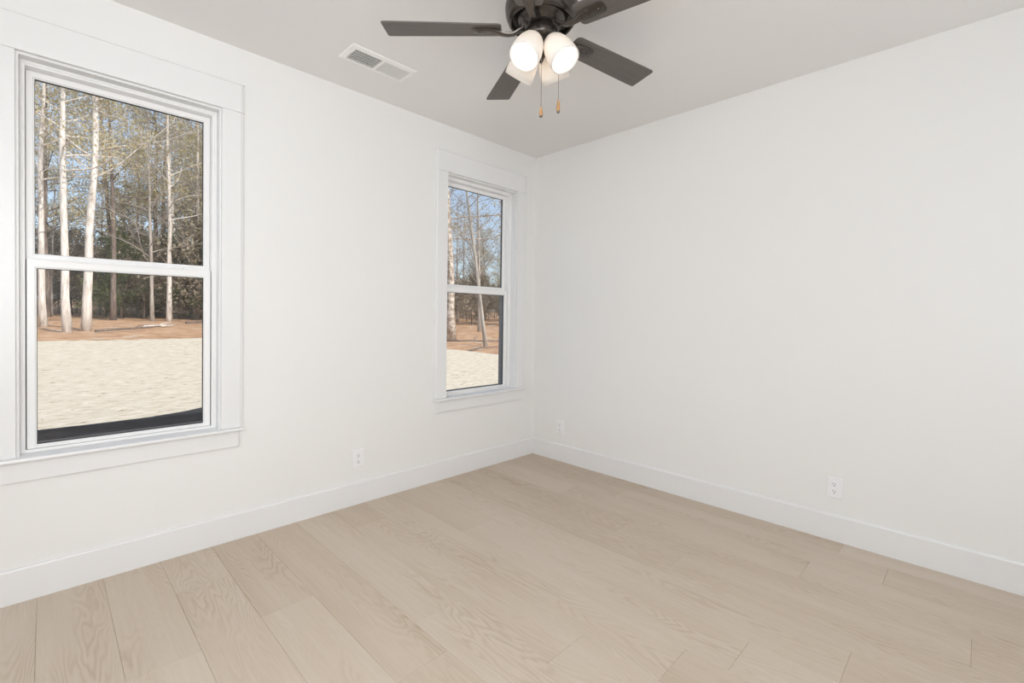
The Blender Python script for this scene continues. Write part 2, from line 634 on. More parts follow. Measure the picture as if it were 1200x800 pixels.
for k in range(0, 19):
    xs1 = -0.155 - PW * (k - 1)
    xs0 = -0.155 - PW * k
    cx = (xs0 + xs1) / 2
    xs0, xs1 = max(xs0, XW), min(xs1, 0.0)
    if xs1 - xs0 < 0.004:
        continue
    j0 = joints.get(k, rng.uniform(-1.4, -0.2))
    cuts = sorted({round(j0 + n * PL, 4) for n in range(-4, 5)})
    cuts = [YS] + [c for c in cuts if YS + 0.02 < c < -0.02] + [0.0]
    for a, b in zip(cuts[:-1], cuts[1:]):
        plank(xs0, xs1, a, b, cx)
box(bm, XW - 0.15, 0.15, YS - 0.15, 0.13, -0.05, -0.0020)
o = obj('floor', bm, M['floor'])
tag(o, 'pale oak wide-plank floor', kind='structure')

# baseboards: flat board with an eased top and a small shoe at the floor
BH, BT = 0.1411, 0.016


def baseboard(name, p0, p1, inward, label):
    """p0 -> p1 along the wall, inward = unit vector into the room"""
    bm = bmesh.new()
    prof = [(0, 0.0), (BT, 0.0), (BT, BH - 0.007), (BT - 0.0022, BH - 0.0025), (BT - 0.006, BH), (0, BH)]
    A = [bm.verts.new((p0[0] + inward[0] * d, p0[1] + inward[1] * d, z)) for d, z in prof]
    B = [bm.verts.new((p1[0] + inward[0] * d, p1[1] + inward[1] * d, z)) for d, z in prof]
    bm.faces.new(A)
    bm.faces.new(B[::-1])
    for i in range(len(prof)):
        j = (i + 1) % len(prof)
        bm.faces.new((A[j], A[i], B[i], B[j]))
    bmesh.ops.recalc_face_normals(bm, faces=bm.faces)
    o = obj(name, bm, M['trim'])
    tag(o, label, kind='structure')


baseboard('baseboard_north', (XW, 0), (0, 0), (0, -1), 'white baseboard under the windows')
baseboard('baseboard_east', (0, -BT), (0, YS), (-1, 0), 'white baseboard along the bare right wall')
baseboard('baseboard_south', (-3.105, YS), (-BT, YS), (0, 1), 'white baseboard behind the camera')
baseboard('baseboard_west', (XW, -BT), (XW, -1.32), (1, 0), 'white baseboard beside the doorway')

# openings added for the fill lamps behind and beside the camera: simple trims
bm = bmesh.new()
ring_frame(bm, -1.84, -0.06, 0.26, 2.54, -1.74, -0.16, 0.36, 2.44, YS, YS + 0.02)
ring_frame(bm, -1.75, -0.15, 0.35, 2.45, -1.71, -0.19, 0.39, 2.41, YS - 0.06, YS - 0.02)
box(bm, -0.965, -0.935, YS - 0.06, YS - 0.02, 0.38, 2.42)
o = obj('window_3', bm, M['trim'])
tag(o, 'white framed window behind the camera', kind='structure')
bm = boxes((XW, XW + 0.02, -3.39, -3.30, 0, 2.44), (XW, XW + 0.02, -1.40, -1.31, 0, 2.44), (XW, XW + 0.02, -3.30, -1.40, 2.35, 2.44))
o = obj('trim_1', bm, M['trim'])
tag(o, 'white casing around the wide opening beside the camera', kind='structure')
bm = boxes((-3.20, -3.11, YS, YS + 0.02, 0, 2.44), (-3.80, -3.20, YS, YS + 0.02, 2.35, 2.44))
o = obj('trim_2', bm, M['trim'])
tag(o, 'white casing around the narrow opening behind the camera', kind='structure')

# ------------------------------------------------------------------ the two windows
CT = 0.019      # casing thickness


def casing_board(bm, x0, x1, z0, z1, ease_left, ease_right, y=-CT):
    """vertical board whose outer edge is shaved to a shallow slope"""
    e, d = 0.014, 0.005
    prof = [(x0, 0.0), (x0, y + (d if ease_left else 0))]
    if ease_left:
        prof.append((x0 + e, y))
    if ease_right:
        prof.append((x1 - e, y))
    prof += [(x1, y + (d if ease_right else 0)), (x1, 0.0)]
    A = [bm.verts.new((x, yy, z0)) for x, yy in prof]
    B = [bm.verts.new((x, yy, z1)) for x, yy in prof]
    bm.faces.new(A)
    bm.faces.new(B[::-1])
    n = len(prof)
    for i in range(n):
        j = (i + 1) % n
        bm.faces.new((A[i], B[i], B[j], A[j]))
    bmesh.ops.recalc_face_normals(bm, faces=bm.faces)


def make_window(n, dx, label):
    root = empty('window_%d' % n, (-2.7835 + dx, 0, 0))
    tag(root, label, kind='structure')
    ox = -2.7835

    def add(name, bm, m, parent=root, **kw):
        for v in bm.verts:
            if parent is root:
                v.co.x -= ox
            else:
                v.co.x -= ox
        return obj(name, bm, m, parent, **kw)

    cl, cr = -3.149, -2.418          # casing inner edges
    ol, orr = -3.249, -2.318         # outer edges
    for a, b, el, er in ((ol, cl, True, False), (cr, orr, False, True)):
        bm = bmesh.new()
        casing_board(bm, a, b, 0.600, 2.2565, el, er)
        add('side_casing', bm, M['trim'])
    bm = bmesh.new()
    casing_board(bm, ol, orr, 2.2610, 2.4005, True, True)
    add('head_casing', bm, M['trim'])
    add('head_fillet', boxes((ol - 0.002, orr + 0.002, -CT - 0.0045, 0, 2.2568, 2.2610)), M['trim'])
    add('head_cap', boxes((ol - 0.003, orr + 0.003, -CT - 0.0050, 0, 2.4005, 2.4050)), M['trim'])
    # stool with horns and a rounded nose, apron under it
    bm = bmesh.new()
    nose = [(-0.001, 0.582), (-0.040, 0.582), (-0.0445, 0.5845), (-0.046, 0.590), (-0.0445, 0.5965), (-0.040, 0.599), (-0.001, 0.599)]
    A = [bm.verts.new((ol - 0.004, y, z)) for y, z in nose]
    B = [bm.verts.new((orr + 0.004, y, z)) for y, z in nose]
    bm.faces.new(A)
    bm.faces.new(B[::-1])
    for i in range(len(nose)):
        j = (i + 1) % len(nose)
        bm.faces.new((A[i], B[i], B[j], A[j]))
    bmesh.ops.recalc_face_normals(bm, faces=bm.faces)
    box(bm, HX0 + 0.001, HX1 - 0.001, -0.001, 0.058, 0.583, 0.599)
    add('window_stool', bm, M['trim'])
    add('apron', boxes((ol + 0.018, orr - 0.018, -0.018, 0, 0.498, 0.5815)), M['trim'], bevel=0.002)
    # jamb liner boards (reveal between casing and jamb)
    jl, jr, jt = -3.139, -2.4265, 2.247
    bm = boxes((HX0 + 0.0005, jl, -0.002, 0.060, 0.599, HZ1 - 0.001), (jr, HX1 - 0.0005, -0.002, 0.060, 0.599, HZ1 - 0.001), (jl, jr, -0.002, 0.060, jt, HZ1 - 0.001))
    add('jamb', bm, M['trim'])
    # vinyl frame, with a small step in front of the sashes
    fl, fr, ft, fb = -3.1225, -2.4455, 2.229, 0.611
    bm = bmesh.new()
    ring_frame(bm, HX0 + 0.001, HX1 - 0.001, 0.600, HZ1 - 0.002, fl, fr, fb, ft, 0.055, 0.150)
    ring_frame(bm, jl + 0.0002, jr - 0.0002, 0.6001, jt - 0.0002, jl + 0.009, jr - 0.009, 0.606, jt - 0.009, 0.049, 0.056)
    fo = add('window_frame', bm, M['vinyl'])
    # weatherstrips standing in the gaps beside the lower sash
    bm = boxes((fl + 0.0002, fl + 0.004, 0.082, 0.092, fb, 1.42), (fr - 0.004, fr - 0.0002, 0.082, 0.092, fb, 1.42))
    add('weatherstrip', bm, M['strip'])
    # grey outside half of the frame seen through the glass
    bm = bmesh.new()
    ring_frame(bm, HX0 + 0.001, HX1 - 0.001, 0.601, HZ1 - 0.002, fl + 0.004, fr - 0.004, fb + 0.012, ft - 0.004, 0.130, 0.156)
    box(bm, fr - 0.018, fr - 0.001, 0.098, 0.150, fb + 0.012, 1.40)
    box(bm, fl + 0.001, fl + 0.018, 0.098, 0.150, fb + 0.012, 1.40)
    add('outer_frame', bm, M['bronze_frame'])
    # upper sash (outer track)
    us = bmesh.new()
    ring_frame(us, fl + 0.001, fr - 0.001, 1.405, ft - 0.001, -3.098, -2.4700, 1.445, 2.203, 0.099, 0.128)
    so = add('upper_sash', us, M['vinyl'], bevel=0.0025)
    bm = bmesh.new()
    ring_frame(bm, -3.100, -2.468, 1.443, 2.205, -3.0945, -2.4735, 1.4485, 2.1995, 0.106, 0.111)
    add('glazing_bead', bm, M['vinyl'], so)
    bm = bmesh.new()
    ring_frame(bm, -3.099, -2.469, 1.444, 2.204, -3.0925, -2.4755, 1.4505, 2.1975, 0.1165, 0.124)
    add('glazing_gasket', bm, M['gasket'], so)
    add('glass_pane', boxes((-3.098, -2.470, 0.112, 0.116, 1.445, 2.203)), M['glass'], so)
    # lower sash (inner track)
    ls = bmesh.new()
    ring_frame(ls, fl + 0.0035, fr - 0.0035, fb + 0.001, 1.424, -3.0930, -2.4750, 0.623, 1.389, 0.066, 0.095)
    lo = add('lower_sash', ls, M['vinyl'], bevel=0.0025)
    bm = bmesh.new()
    ring_frame(bm, -3.096, -2.472, 0.621, 1.391, -3.0890, -2.4790, 0.627, 1.385, 0.073, 0.078)
    add('glazing_bead', bm, M['vinyl'], lo)
    bm = bmesh.new()
    ring_frame(bm, -3.095, -2.473, 0.622, 1.390, -3.0870, -2.4810, 0.630, 1.383, 0.0835, 0.093)
    add('glazing_gasket', bm, M['gasket'], lo)
    add('glass_pane', boxes((-3.093, -2.475, 0.079, 0.083, 0.623, 1.389)), M['glass'], lo)
    # slim finger lip along the top rail and the cam lock
    add('finger_lip', boxes((-3.06, -2.51, 0.062, 0.067, 1.4165, 1.4215)), M['vinyl'], lo, bevel=0.001)
    bm = boxes((-2.565, -2.530, 0.068, 0.092, 1.424, 1.430))
    lathe(bm, [(0.0, 1.4365), (0.008, 1.4365), (0.0095, 1.430), (0.0, 1.430)], 16, Matrix.Translation((-2.548, 0.080, 0)))
    add('sash_lock', bm, M['vinyl'], lo)
    return root


make_window(1, 0.0, 'large white double-hung window at the left edge')
make_window(2, SH, 'narrow-looking white double-hung window beside the room corner')

# ------------------------------------------------------------------ wall outlets


def make_outlet(loc, rotz, label, group='white wall outlets'):
    """local: plate in the xz plane, facing -y"""
    root = empty('wall_outlet', loc, rotz)
    tag(root, label, 'outlet', group)
    bm = bmesh.new()
    w, h = 0.0365, 0.0572
    f = [(-w, 0, -h), (w, 0, -h), (w, 0, h), (-w, 0, h)]
    g = [(-w + 0.003, -0.0052, -h + 0.003), (w - 0.003, -0.0052, -h + 0.003), (w - 0.003, -0.0052, h - 0.003), (-w + 0.003, -0.0052, h - 0.003)]
    A = [bm.verts.new(p) for p in f]
    B = [bm.verts.new(p) for p in g]
    bm.faces.new(A[::-1])
    bm.faces.new(B)
    for i in range(4):
        j = (i + 1) % 4
        bm.faces.new((A[i], A[j], B[j], B[i]))
    obj('cover_plate', bm, M['plastic'], root, bevel=0.001)
    for s in (1, -1):
        zc = 0.0195 * s
        bm = bmesh.new()
        pts = []
        for i in range(32):
            a = 2 * PI * i / 32
            pts.append((0.0172 * math.cos(a), max(-0.0145, min(0.0145, 0.0172 * math.sin(a)))))
        A = [bm.verts.new((x, -0.0050, zc + z)) for x, z in pts]
        B = [bm.verts.new((x * 0.96, -0.0072, zc + z * 0.96)) for x, z in pts]
        bm.faces.new(B)
        for i in range(32):
            j = (i + 1) % 32
            bm.faces.new((A[i], A[j], B[j], B[i]))
        rc = obj('receptacle', bm, M['plastic'], root)
        bm = boxes((-0.0072, -0.0050, -0.0078, -0.0070, zc - 0.0005, zc + 0.0080), (0.0050, 0.0070, -0.0078, -0.0070, zc + 0.0005, zc + 0.0072))
        lathe(bm, [(0.0, -0.0004), (0.0029, -0.0004), (0.0029, 0.0004), (0.0, 0.0004)], 14,
              Matrix.Translation((0, -0.0074, zc - 0.0075)) @ Matrix.Rotation(PI / 2, 4, 'X'))
        obj('slots', bm, M['slot'], rc)
    bm = bmesh.new()
    lathe(bm, [(0.0, 0.0012), (0.0022, 0.0009), (0.0030, 0.0), (0.0, 0.0)], 14, Matrix.Translation((0, -0.0052, 0)) @ Matrix.Rotation(PI / 2, 4, 'X'))
    obj('screw', bm, M['plastic'], root)
    return root


make_outlet((-1.651, 0, 0.287), 0, 'white outlet on the wall between the two windows')
make_outlet((0, -2.243, 0.288), -PI / 2, 'white outlet low on the bare right wall, far from the corner')
make_outlet((0, -0.311, 0.281), -PI / 2, 'faint white outlet low on the bare right wall, near the room corner')

# ------------------------------------------------------------------ ceiling vent
vent = empty('ceiling_vent', (-1.747, -0.396, H))
tag(vent, 'white louvred air vent in the ceiling between window and fan', 'air vent')
VX, VY = 0.193, 0.0885
bm = bmesh.new()
rings = []
for fx, z in ((0.0, -0.0005), (0.003, -0.005), (0.030, -0.0095), (0.030, -0.002)):
    rings.append([bm.verts.new(p) for p in ((-VX + fx, -VY + fx, z), (VX - fx, -VY + fx, z), (VX - fx, VY - fx, z), (-VX + fx, VY - fx, z))])
for A, B in zip(rings[:-1], rings[1:]):
    for i in range(4):
        j = (i + 1) % 4
        bm.faces.new((A[j], A[i], B[i], B[j]))
box(bm, -0.007, 0.007, -VY + 0.029, VY - 0.029, -0.0098, -0.002)
obj('vent_frame', bm, M['vent'], vent)
obj('duct_opening', boxes((-VX + 0.03, VX - 0.03, -VY + 0.03, VY - 0.03, -0.0016, -0.0006)), M['duct'], vent)  # flat dark plate painted in for the shaded depth of the duct
bm = bmesh.new()
for s in (-1, 1):
    for i in range(14):
        xc = s * (0.0135 + i * 0.0110)
        mt = Matrix.Translation((xc, 0, -0.0055)) @ Matrix.Rotation(-s * math.radians(24), 4, 'Y')
        box(bm, -0.0007, 0.0007, -VY + 0.0295, VY - 0.0295, -0.0038, 0.0038, mt)
obj('louvres', bm, M['vent'], vent)
bm = bmesh.new()
for k in range(5):
    yc = -VY + 0.03 + (2 * VY - 0.06) * (k + 0.5) / 5
    box(bm, -VX + 0.03, -0.006, yc - 0.0006, yc + 0.0006, -0.0040, -0.0018)
obj('damper_bars', bm, M['vent'], vent)
obj('damper_lever', boxes((-VX + 0.017, -VX + 0.021, -0.028, 0.022, -0.0125, -0.0065)), M['vent'], vent, bevel=0.0008)

# ------------------------------------------------------------------ ceiling fan
FX, FY, FZ = -1.583, -1.459, 2.409
fan = empty('ceiling_fan', (FX, FY, H))
tag(fan, 'dark bronze five-blade ceiling fan with four lit frosted lamps', 'ceiling fan')


def fz(z):
    return z - H


bm = bmesh.new()
# bowl: from the ceiling canopy down over the wide shoulder to the open rim, then up inside
lathe(bm, [(0.088, fz(2.600)), (0.090, fz(2.575)), (0.108, fz(2.560)), (0.136, fz(2.545)), (0.150, fz(2.520)), (0.154, fz(2.495)), (0.151, fz(2.470)), (0.143, fz(2.448)),
           (0.132, fz(2.434)), (0.128, fz(2.434)), (0.126, fz(2.440)), (0.128, fz(2.458)), (0.118, fz(2.468)), (0.0, fz(2.470))], 64)
obj('motor_housing', bm, M['bronze'], fan, smooth=True)
bm = bmesh.new()
lathe(bm, [(0.0, fz(2.474)), (0.098, fz(2.472)), (0.106, fz(2.462)), (0.105, fz(2.450)), (0.095, fz(2.442)), (0.086, fz(2.440)), (0.084, fz(2.428)), (0.0, fz(2.428))], 48)
obj('flywheel', bm, M['bronze'], fan, smooth=True)
bm = bmesh.new()
lathe(bm, [(0.0, fz(2.432)), (0.050, fz(2.430)), (0.050, fz(2.414)), (0.064, fz(2.410)), (0.068, fz(2.404)), (0.068, fz(2.378)), (0.064, fz(2.370)), (0.046, fz(2.362)), (0.040, fz(2.362)),
           (0.038, fz(2.352)), (0.030, fz(2.346)), (0.027, fz(2.325)), (0.020, fz(2.305)), (0.013, fz(2.292)), (0.010, fz(2.282)), (0.006, fz(2.274)), (0.0, fz(2.272))], 48)
obj('switch_housing', bm, M['bronze'], fan, smooth=True)

blade_angles = [math.radians(134.95 - 72 * k) for k in range(5)]
TILT = math.radians(9.2)
bm = bmesh.new()
# blade in local axes: x outwards from the hub axis, y = counter-clockwise side, lower on +y
outline = []
R0, R1, WR, WT = 0.168, 0.661, 0.056, 0.067
cr = 0.010
outline += [(R0, -WR + 0.016), (R0 + 0.006, -WR + 0.005), (R0 + 0.018, -WR)]
outline += [(R1 - 0.05, -WT)]
for i in range(5):
    a = -PI / 2 + (PI / 2) * i / 4
    outline.append((R1 - cr + cr * math.cos(a), -WT + cr + cr * math.sin(a)))
for i in range(5):
    a = (PI / 2) * i / 4
    outline.append((R1 - cr + cr * math.cos(a), WT - cr + cr * math.sin(a)))
outline += [(R1 - 0.05, WT), (R0 + 0.018, WR), (R0 + 0.006, WR - 0.005), (R0, WR - 0.016)]
A = [bm.verts.new((x, y, 0.003)) for x, y in outline]
B = [bm.verts.new((x, y, -0.003)) for x, y in outline]
bm.faces.new(A)
bm.faces.new(B[::-1])
for i in range(len(outline)):
    j = (i + 1) % len(outline)
    bm.faces.new((A[j], A[i], B[i], B[j]))
for v in bm.verts:
    v.co = Matrix.Rotation(-TILT, 4, 'X') @ v.co
blade_bm = bm

# bracket: rounded plate under the blade root, narrowing to an arm that sweeps back under the flywheel
bm = bmesh.new()
secs = [(0.290, 0.016, -0.006, 0.003), (0.286, 0.026, -0.006, 0.003), (0.275, 0.031, -0.0065, 0.004), (0.245, 0.032, -0.007, 0.005), (0.215, 0.029, -0.008, 0.006),
        (0.190, 0.022, -0.010, 0.008), (0.165, 0.016, -0.014, 0.010), (0.140, 0.014, -0.016, 0.011), (0.115, 0.014, -0.012, 0.011), (0.092, 0.017, 0.000, 0.010), (0.070, 0.020, 0.010, 0.009)]
prev = None
for x, w, z, th in secs:
    tl = TILT * max(0, min(1, (x - 0.09) / 0.10))
    ring = []
    for yy, zz in ((-w, 0), (-w * 0.72, -th), (w * 0.72, -th), (w, 0), (w * 0.8, 0.001), (-w * 0.8, 0.001)):
        p = Matrix.Rotation(-tl, 3, 'X') @ Vector((0, yy, zz))
        ring.append(bm.verts.new((x, p.y, p.z + z + 0.0015)))
    if prev:
        for i in range(6):
            j = (i + 1) % 6
            bm.faces.new((prev[i], prev[j], ring[j], ring[i]))
    else:
        bm.faces.new(ring)
    prev = ring
bm.faces.new(prev[::-1])
bracket_bm = bm
screw_bm = bmesh.new()
for sx, sy in ((0.262, 0.0),):
    lathe(screw_bm, [(0, -0.0145), (0.003, -0.0140), (0.0042, -0.0122), (0.0042, -0.009), (0, -0.009)], 10, Matrix.Rotation(-TILT, 4, 'X') @ Matrix.Translation((sx, sy, 0.002)))
proto = None
for k, a in enumerate(blade_angles):
    if proto is None:
        b = obj('fan_blade', blade_bm, M['blade'], fan)
        br = obj('blade_bracket', bracket_bm, M['bronze'], b, smooth=True)
        sc = obj('bracket_screw', screw_bm, M['bronze'], b)
        for q in (b, br):
            bv = q.modifiers.new('bevel', 'BEVEL')
            bv.width, bv.segments, bv.limit_method, bv.angle_limit = (0.0012 if q is b else 0.0015), 2, 'ANGLE', math.radians(35)
        proto = (b, br, sc)
    else:
        b = proto[0].copy()
        C.objects.link(b)
        b.parent = fan
        for s in proto[1:]:
            c = s.copy()
            C.objects.link(c)
            c.parent = b
    b.location = (0, 0, fz(FZ))
    b.rotation_euler = (0, 0, a)

# four lamp shades on short arms
shade_prof_out = [(0.020, 0.150), (0.026, 0.147), (0.036, 0.138), (0.047, 0.118), (0.0555, 0.090), (0.0605, 0.060), (0.0625, 0.030), (0.0620, 0.000)]
shade_prof_in = [(0.0585, 0.000), (0.0590, 0.030), (0.0570, 0.060), (0.0520, 0.090), (0.0440, 0.117), (0.034, 0.134), (0.025, 0.142), (0.018, 0.144)]
TILT_S = math.radians(33)
for k in range(4):
    az = math.radians(6.9 + 90 * k)
    # local z axis of the shade points back up the lamp axis
    mt = Matrix.Rotation(az, 4, 'Z') @ Matrix.Translation((0.121, 0, fz(2.244))) @ Matrix.Rotation(-TILT_S, 4, 'Y') @ Matrix.Diagonal((1, 1, 0.90, 1))
    bm = bmesh.new()
    lathe(bm, shade_prof_out + shade_prof_in, 48, mt, close=True)
    so = obj('lamp_shade', bm, M['frosted'], fan, smooth=True)
    so['label'] = 'frosted white glass lamp shade'
    bm = bmesh.new()
    lathe(bm, [(0, 0.012), (0.012, 0.014), (0.022, 0.022), (0.0285, 0.036), (0.030, 0.050), (0.0265, 0.066), (0.018, 0.086), (0.0135, 0.100), (0.0135, 0.112), (0.0, 0.112)], 28, mt)
    obj('light_bulb', bm, M['bulb'], so, smooth=True)
    bm = bmesh.new()
    lathe(bm, [(0, 0.110), (0.019, 0.110), (0.021, 0.118), (0.021, 0.150), (0.024, 0.153), (0.024, 0.164), (0.016, 0.170), (0.0, 0.170)], 28, mt)
    obj('lamp_socket', bm, M['bronze'], fan, smooth=True)
    ra = Matrix.Rotation(az, 4, 'Z')
    p0 = ra @ Vector((0.020, 0, fz(2.350)))
    p1 = ra @ Vector((0.030, 0, fz(2.372)))
    p2 = mt @ Vector((0, 0, 0.176))
    p3 = mt @ Vector((0, 0, 0.160))
    bm = bmesh.new()
    tube(bm, [p0, (p0 + p1) / 2, p1, p2, p3], [0.009, 0.0095, 0.0095, 0.010, 0.011], 14)
    obj('lamp_arm', bm, M['bronze'], fan, smooth=True)

# pull chains with wooden fobs
for (az, r, ztop, zf0, zf1) in ((225, 0.050, 2.362, 2.066, 2.024), (315, 0.0755, 2.384, 2.118, 2.064)):
    a = math.radians(az)
    x, y = r * math.cos(a), r * math.sin(a)
    bm = bmesh.new()
    rin = min(r, 0.062)
    tube(bm, [(rin * math.cos(a) * 0.95, rin * math.sin(a) * 0.95, fz(ztop)), (x, y, fz(ztop - 0.004)), (x, y, fz(ztop - 0.012)), (x, y, fz(zf0))], 0.0008, 6)
    zc = ztop - 0.012
    while zc > zf0 + 0.002:
        bmesh.ops.create_icosphere(bm, subdivisions=1, radius=0.0013, matrix=Matrix.Translation((x, y, fz(zc))))
        zc -= 0.0042
    lathe(bm, [(0, -0.006), (0.002, -0.005), (0.0028, 0), (0.002, 0.005), (0, 0.006)], 10, Matrix.Translation((x, y, fz(2.245))))
    ch = obj('pull_chain', bm, M['chain'], fan, smooth=True)
    L = zf0 - zf1
    bm = bmesh.new()
    lathe(bm, [(0, L), (0.0030, L), (0.0040, L * 0.93), (0.0062, L * 0.72), (0.0078, L * 0.45), (0.0080, L * 0.30), (0.0066, L * 0.12), (0.0035, L * 0.02), (0, 0)], 20,
          Matrix.Translation((x, y, fz(zf1))))
    fb_ = obj('chain_fob', bm, M['fob'], ch, smooth=True)
    bm = bmesh.new()
    lathe(bm, [(0, L * 0.17), (0.0076, L * 0.17), (0.0070, L * 0.10), (0.0040, 0.0), (0, -0.001)], 20, Matrix.Translation((x, y, fz(zf1) - 0.0004)))
    obj('fob_tip', bm, M['chain'], ch, smooth=True)

# ------------------------------------------------------------------ outside: ground


def gz(x, y):
    return -0.30 + 0.030 * max(0.0, y)


def sheet(name, xs, ys, m, dz, lo=None, noise_h=0.0, seed=1):
    bm = bmesh.new()
    r = random.Random(seed)
    grid = []
    for y in ys:
        row = []
        for x in xs:
            row.append(bm.verts.new((x, y, gz(x, y) + dz + (r.uniform(-noise_h, noise_h) if noise_h else 0))))
        grid.append(row)
    for j in range(len(ys) - 1):
        for i in range(len(xs) - 1):
            bm.faces.new((grid[j][i], grid[j][i + 1], grid[j + 1][i + 1], grid[j + 1][i]))
    return obj(name, bm, m, smooth=True)


def frange(a, b, n):
    return [a + (b - a) * i / n for i in range(n + 1)]


o = sheet('ground', frange(-70, 110, 150), frange(0.16, 130, 110), M['pine_straw'], -0.03, noise_h=0.05, seed=4)
tag(o, 'rust-brown pine straw on the ground under the trees', 'ground', kind='structure')

# straw-covered lawn: thick sheet whose far edge bends towards the house on the right
edge = [(-40, 19.0), (-12, 18.6), (-3.2, 18.1), (-1.2, 17.95), (1.2, 18.1), (3.5, 15.6), (5.6, 12.6), (6.96, 10.4), (7.25, 8.1), (9.0, 5.6), (12.0, 3.2), (20, 0.9)]


def edge_y(x):
    for (x0, y0), (x1, y1) in zip(edge[:-1], edge[1:]):
        if x0 <= x <= x1:
            return y0 + (y1 - y0) * (x - x0) / (x1 - x0)
    return 0.8


bm = bmesh.new()
rs = random.Random(9)
xs = frange(-40, 20, 300)
grid = []
for x in xs:
    ey = edge_y(x) + rs.uniform(-0.10, 0.10)
    col = []
    for i in range(41):
        t = i / 40
        y = 0.2 + (ey - 0.2) * t
        dz = 0.045 if i < 40 else -0.06
        col.append(bm.verts.new((x, y, gz(x, y) + dz + (rs.uniform(-0.012, 0.012) if i < 40 else 0))))
    grid.append(col)
for A, B in zip(grid[:-1], grid[1:]):
    for i in range(40):
        bm.faces.new((A[i], B[i], B[i + 1], A[i + 1]))
o = obj('straw_lawn', bm, M['straw'], smooth=True)
tag(o, 'pale straw spread over the yard outside the windows', 'straw', kind='stuff')

bm = bmesh.new()  # dark sheet painting in the house shadow, cut to its far edge
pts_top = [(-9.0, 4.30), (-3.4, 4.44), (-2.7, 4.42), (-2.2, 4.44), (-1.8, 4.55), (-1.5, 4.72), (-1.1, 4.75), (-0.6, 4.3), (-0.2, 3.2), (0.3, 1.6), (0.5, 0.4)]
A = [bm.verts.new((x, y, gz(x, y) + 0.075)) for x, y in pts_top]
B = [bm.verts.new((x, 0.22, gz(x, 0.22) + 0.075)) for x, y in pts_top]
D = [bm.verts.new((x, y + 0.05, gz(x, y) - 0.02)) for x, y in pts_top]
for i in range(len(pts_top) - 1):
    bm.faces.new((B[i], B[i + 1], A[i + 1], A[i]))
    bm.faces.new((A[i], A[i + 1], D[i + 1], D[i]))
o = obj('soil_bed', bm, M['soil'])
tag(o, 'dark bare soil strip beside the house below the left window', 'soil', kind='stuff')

# ------------------------------------------------------------------ outside: trees


def grow(seed, height, r0, first, nlimb, spread, twigs, sub=3, lean=0.0, rise=0.5, curve=0.28, tips=None):
    """returns (trunk bmesh, branch bmesh, list of twig tip points)"""
    r = random.Random(seed)
    tb, bb = bmesh.new(), bmesh.new()
    pts, rad = [], []
    n = 12
    x = y = 0.0
    dx, dy = lean, 0.0
    for i in range(n + 1):
        t = i / n
        pts.append(Vector((x, y, height * t)))
        flare = 1.0 + 0.20 * max(0, 1 - t * 14)
        rad.append(max(0.015, r0 * flare * (1 - 0.80 * t)))
        dx += r.uniform(-curve, curve) * 0.4
        dy += r.uniform(-curve, curve) * 0.4
        dx *= 0.85
        dy *= 0.85
        x += (dx + lean) * height / n * 0.5
        y += dy * height / n * 0.5
    tube(tb, pts, rad, 10)
    tipl = []

    def at(t):
        f = t * n
        i = min(n - 1, int(f))
        return pts[i].lerp(pts[i + 1], f - i), rad[i]

    for b in range(nlimb):
        t = first + (0.98 - first) * ((b + r.random()) / nlimb)
        p, pr = at(t)
        az = r.uniform(0, 2 * PI)
        L = spread * (1.15 - t * 0.75) * r.uniform(0.6, 1.2)
        el = rise + r.uniform(-0.25, 0.35)
        d = Vector((math.cos(az) * math.cos(el), math.sin(az) * math.cos(el), math.sin(el)))
        br = [p.copy()]
        m_ = 6
        for i in range(m_):
            d = (d + Vector((r.uniform(-1, 1), r.uniform(-1, 1), r.uniform(-0.7, 0.9))) * 0.20).normalized()
            br.append(br[-1] + d * L / m_)
        rb = max(0.010, pr * 0.30)
        tube(bb, br, [rb * (1 - 0.85 * i / m_) + 0.004 for i in range(m_ + 1)], 4, cap=False)
        for s in range(twigs):
            i = r.randint(1, m_)
            q = br[i]
            dd = (d + Vector((r.uniform(-1, 1), r.uniform(-1, 1), r.uniform(-0.6, 1.0))) * 0.9).normalized()
            tw = [q]
            l2 = L * r.uniform(0.18, 0.42)
            for j in range(sub):
                dd = (dd + Vector((r.uniform(-1, 1), r.uniform(-1, 1), r.uniform(-0.6, 0.8))) * 0.35).normalized()
                tw.append(tw[-1] + dd * l2 / sub)
            tube(bb, tw, [0.011, 0.008, 0.006, 0.004][:sub + 1], 3, cap=False)
            tipl += tw[1:]
            if twigs > 5:
                for _ in range(2):
                    e = tw[-2] + Vector((r.uniform(-1, 1), r.uniform(-1, 1), r.uniform(-0.5, 1))) * l2 * 0.35
                    tube(bb, [tw[-2], e], [0.005, 0.003], 3, cap=False)
                    tipl.append(e)
    return tb, bb, tipl


def leaves(seed, tips, per, size, scatter, squash=1.0):
    r = random.Random(seed)
    bm = bmesh.new()
    for p in tips:
        for _ in range(per):
            c = p + Vector((r.gauss(0, scatter), r.gauss(0, scatter), r.gauss(0, scatter * squash)))
            u = Vector((r.gauss(0, 1), r.gauss(0, 1), r.gauss(0, 1))).normalized()
            w = u.orthogonal().normalized()
            w = (Matrix.Rotation(r.uniform(0, 6.28), 3, u) @ w)
            s = size * r.uniform(0.5, 1.3)
            a = bm.verts.new(c - w * s)
            b = bm.verts.new(c + u.cross(w) * s * 0.45)
            d = bm.verts.new(c + w * s)
            e = bm.verts.new(c - u.cross(w) * s * 0.45)
            bm.faces.new((a, b, d, e))
    return bm


protos = {}


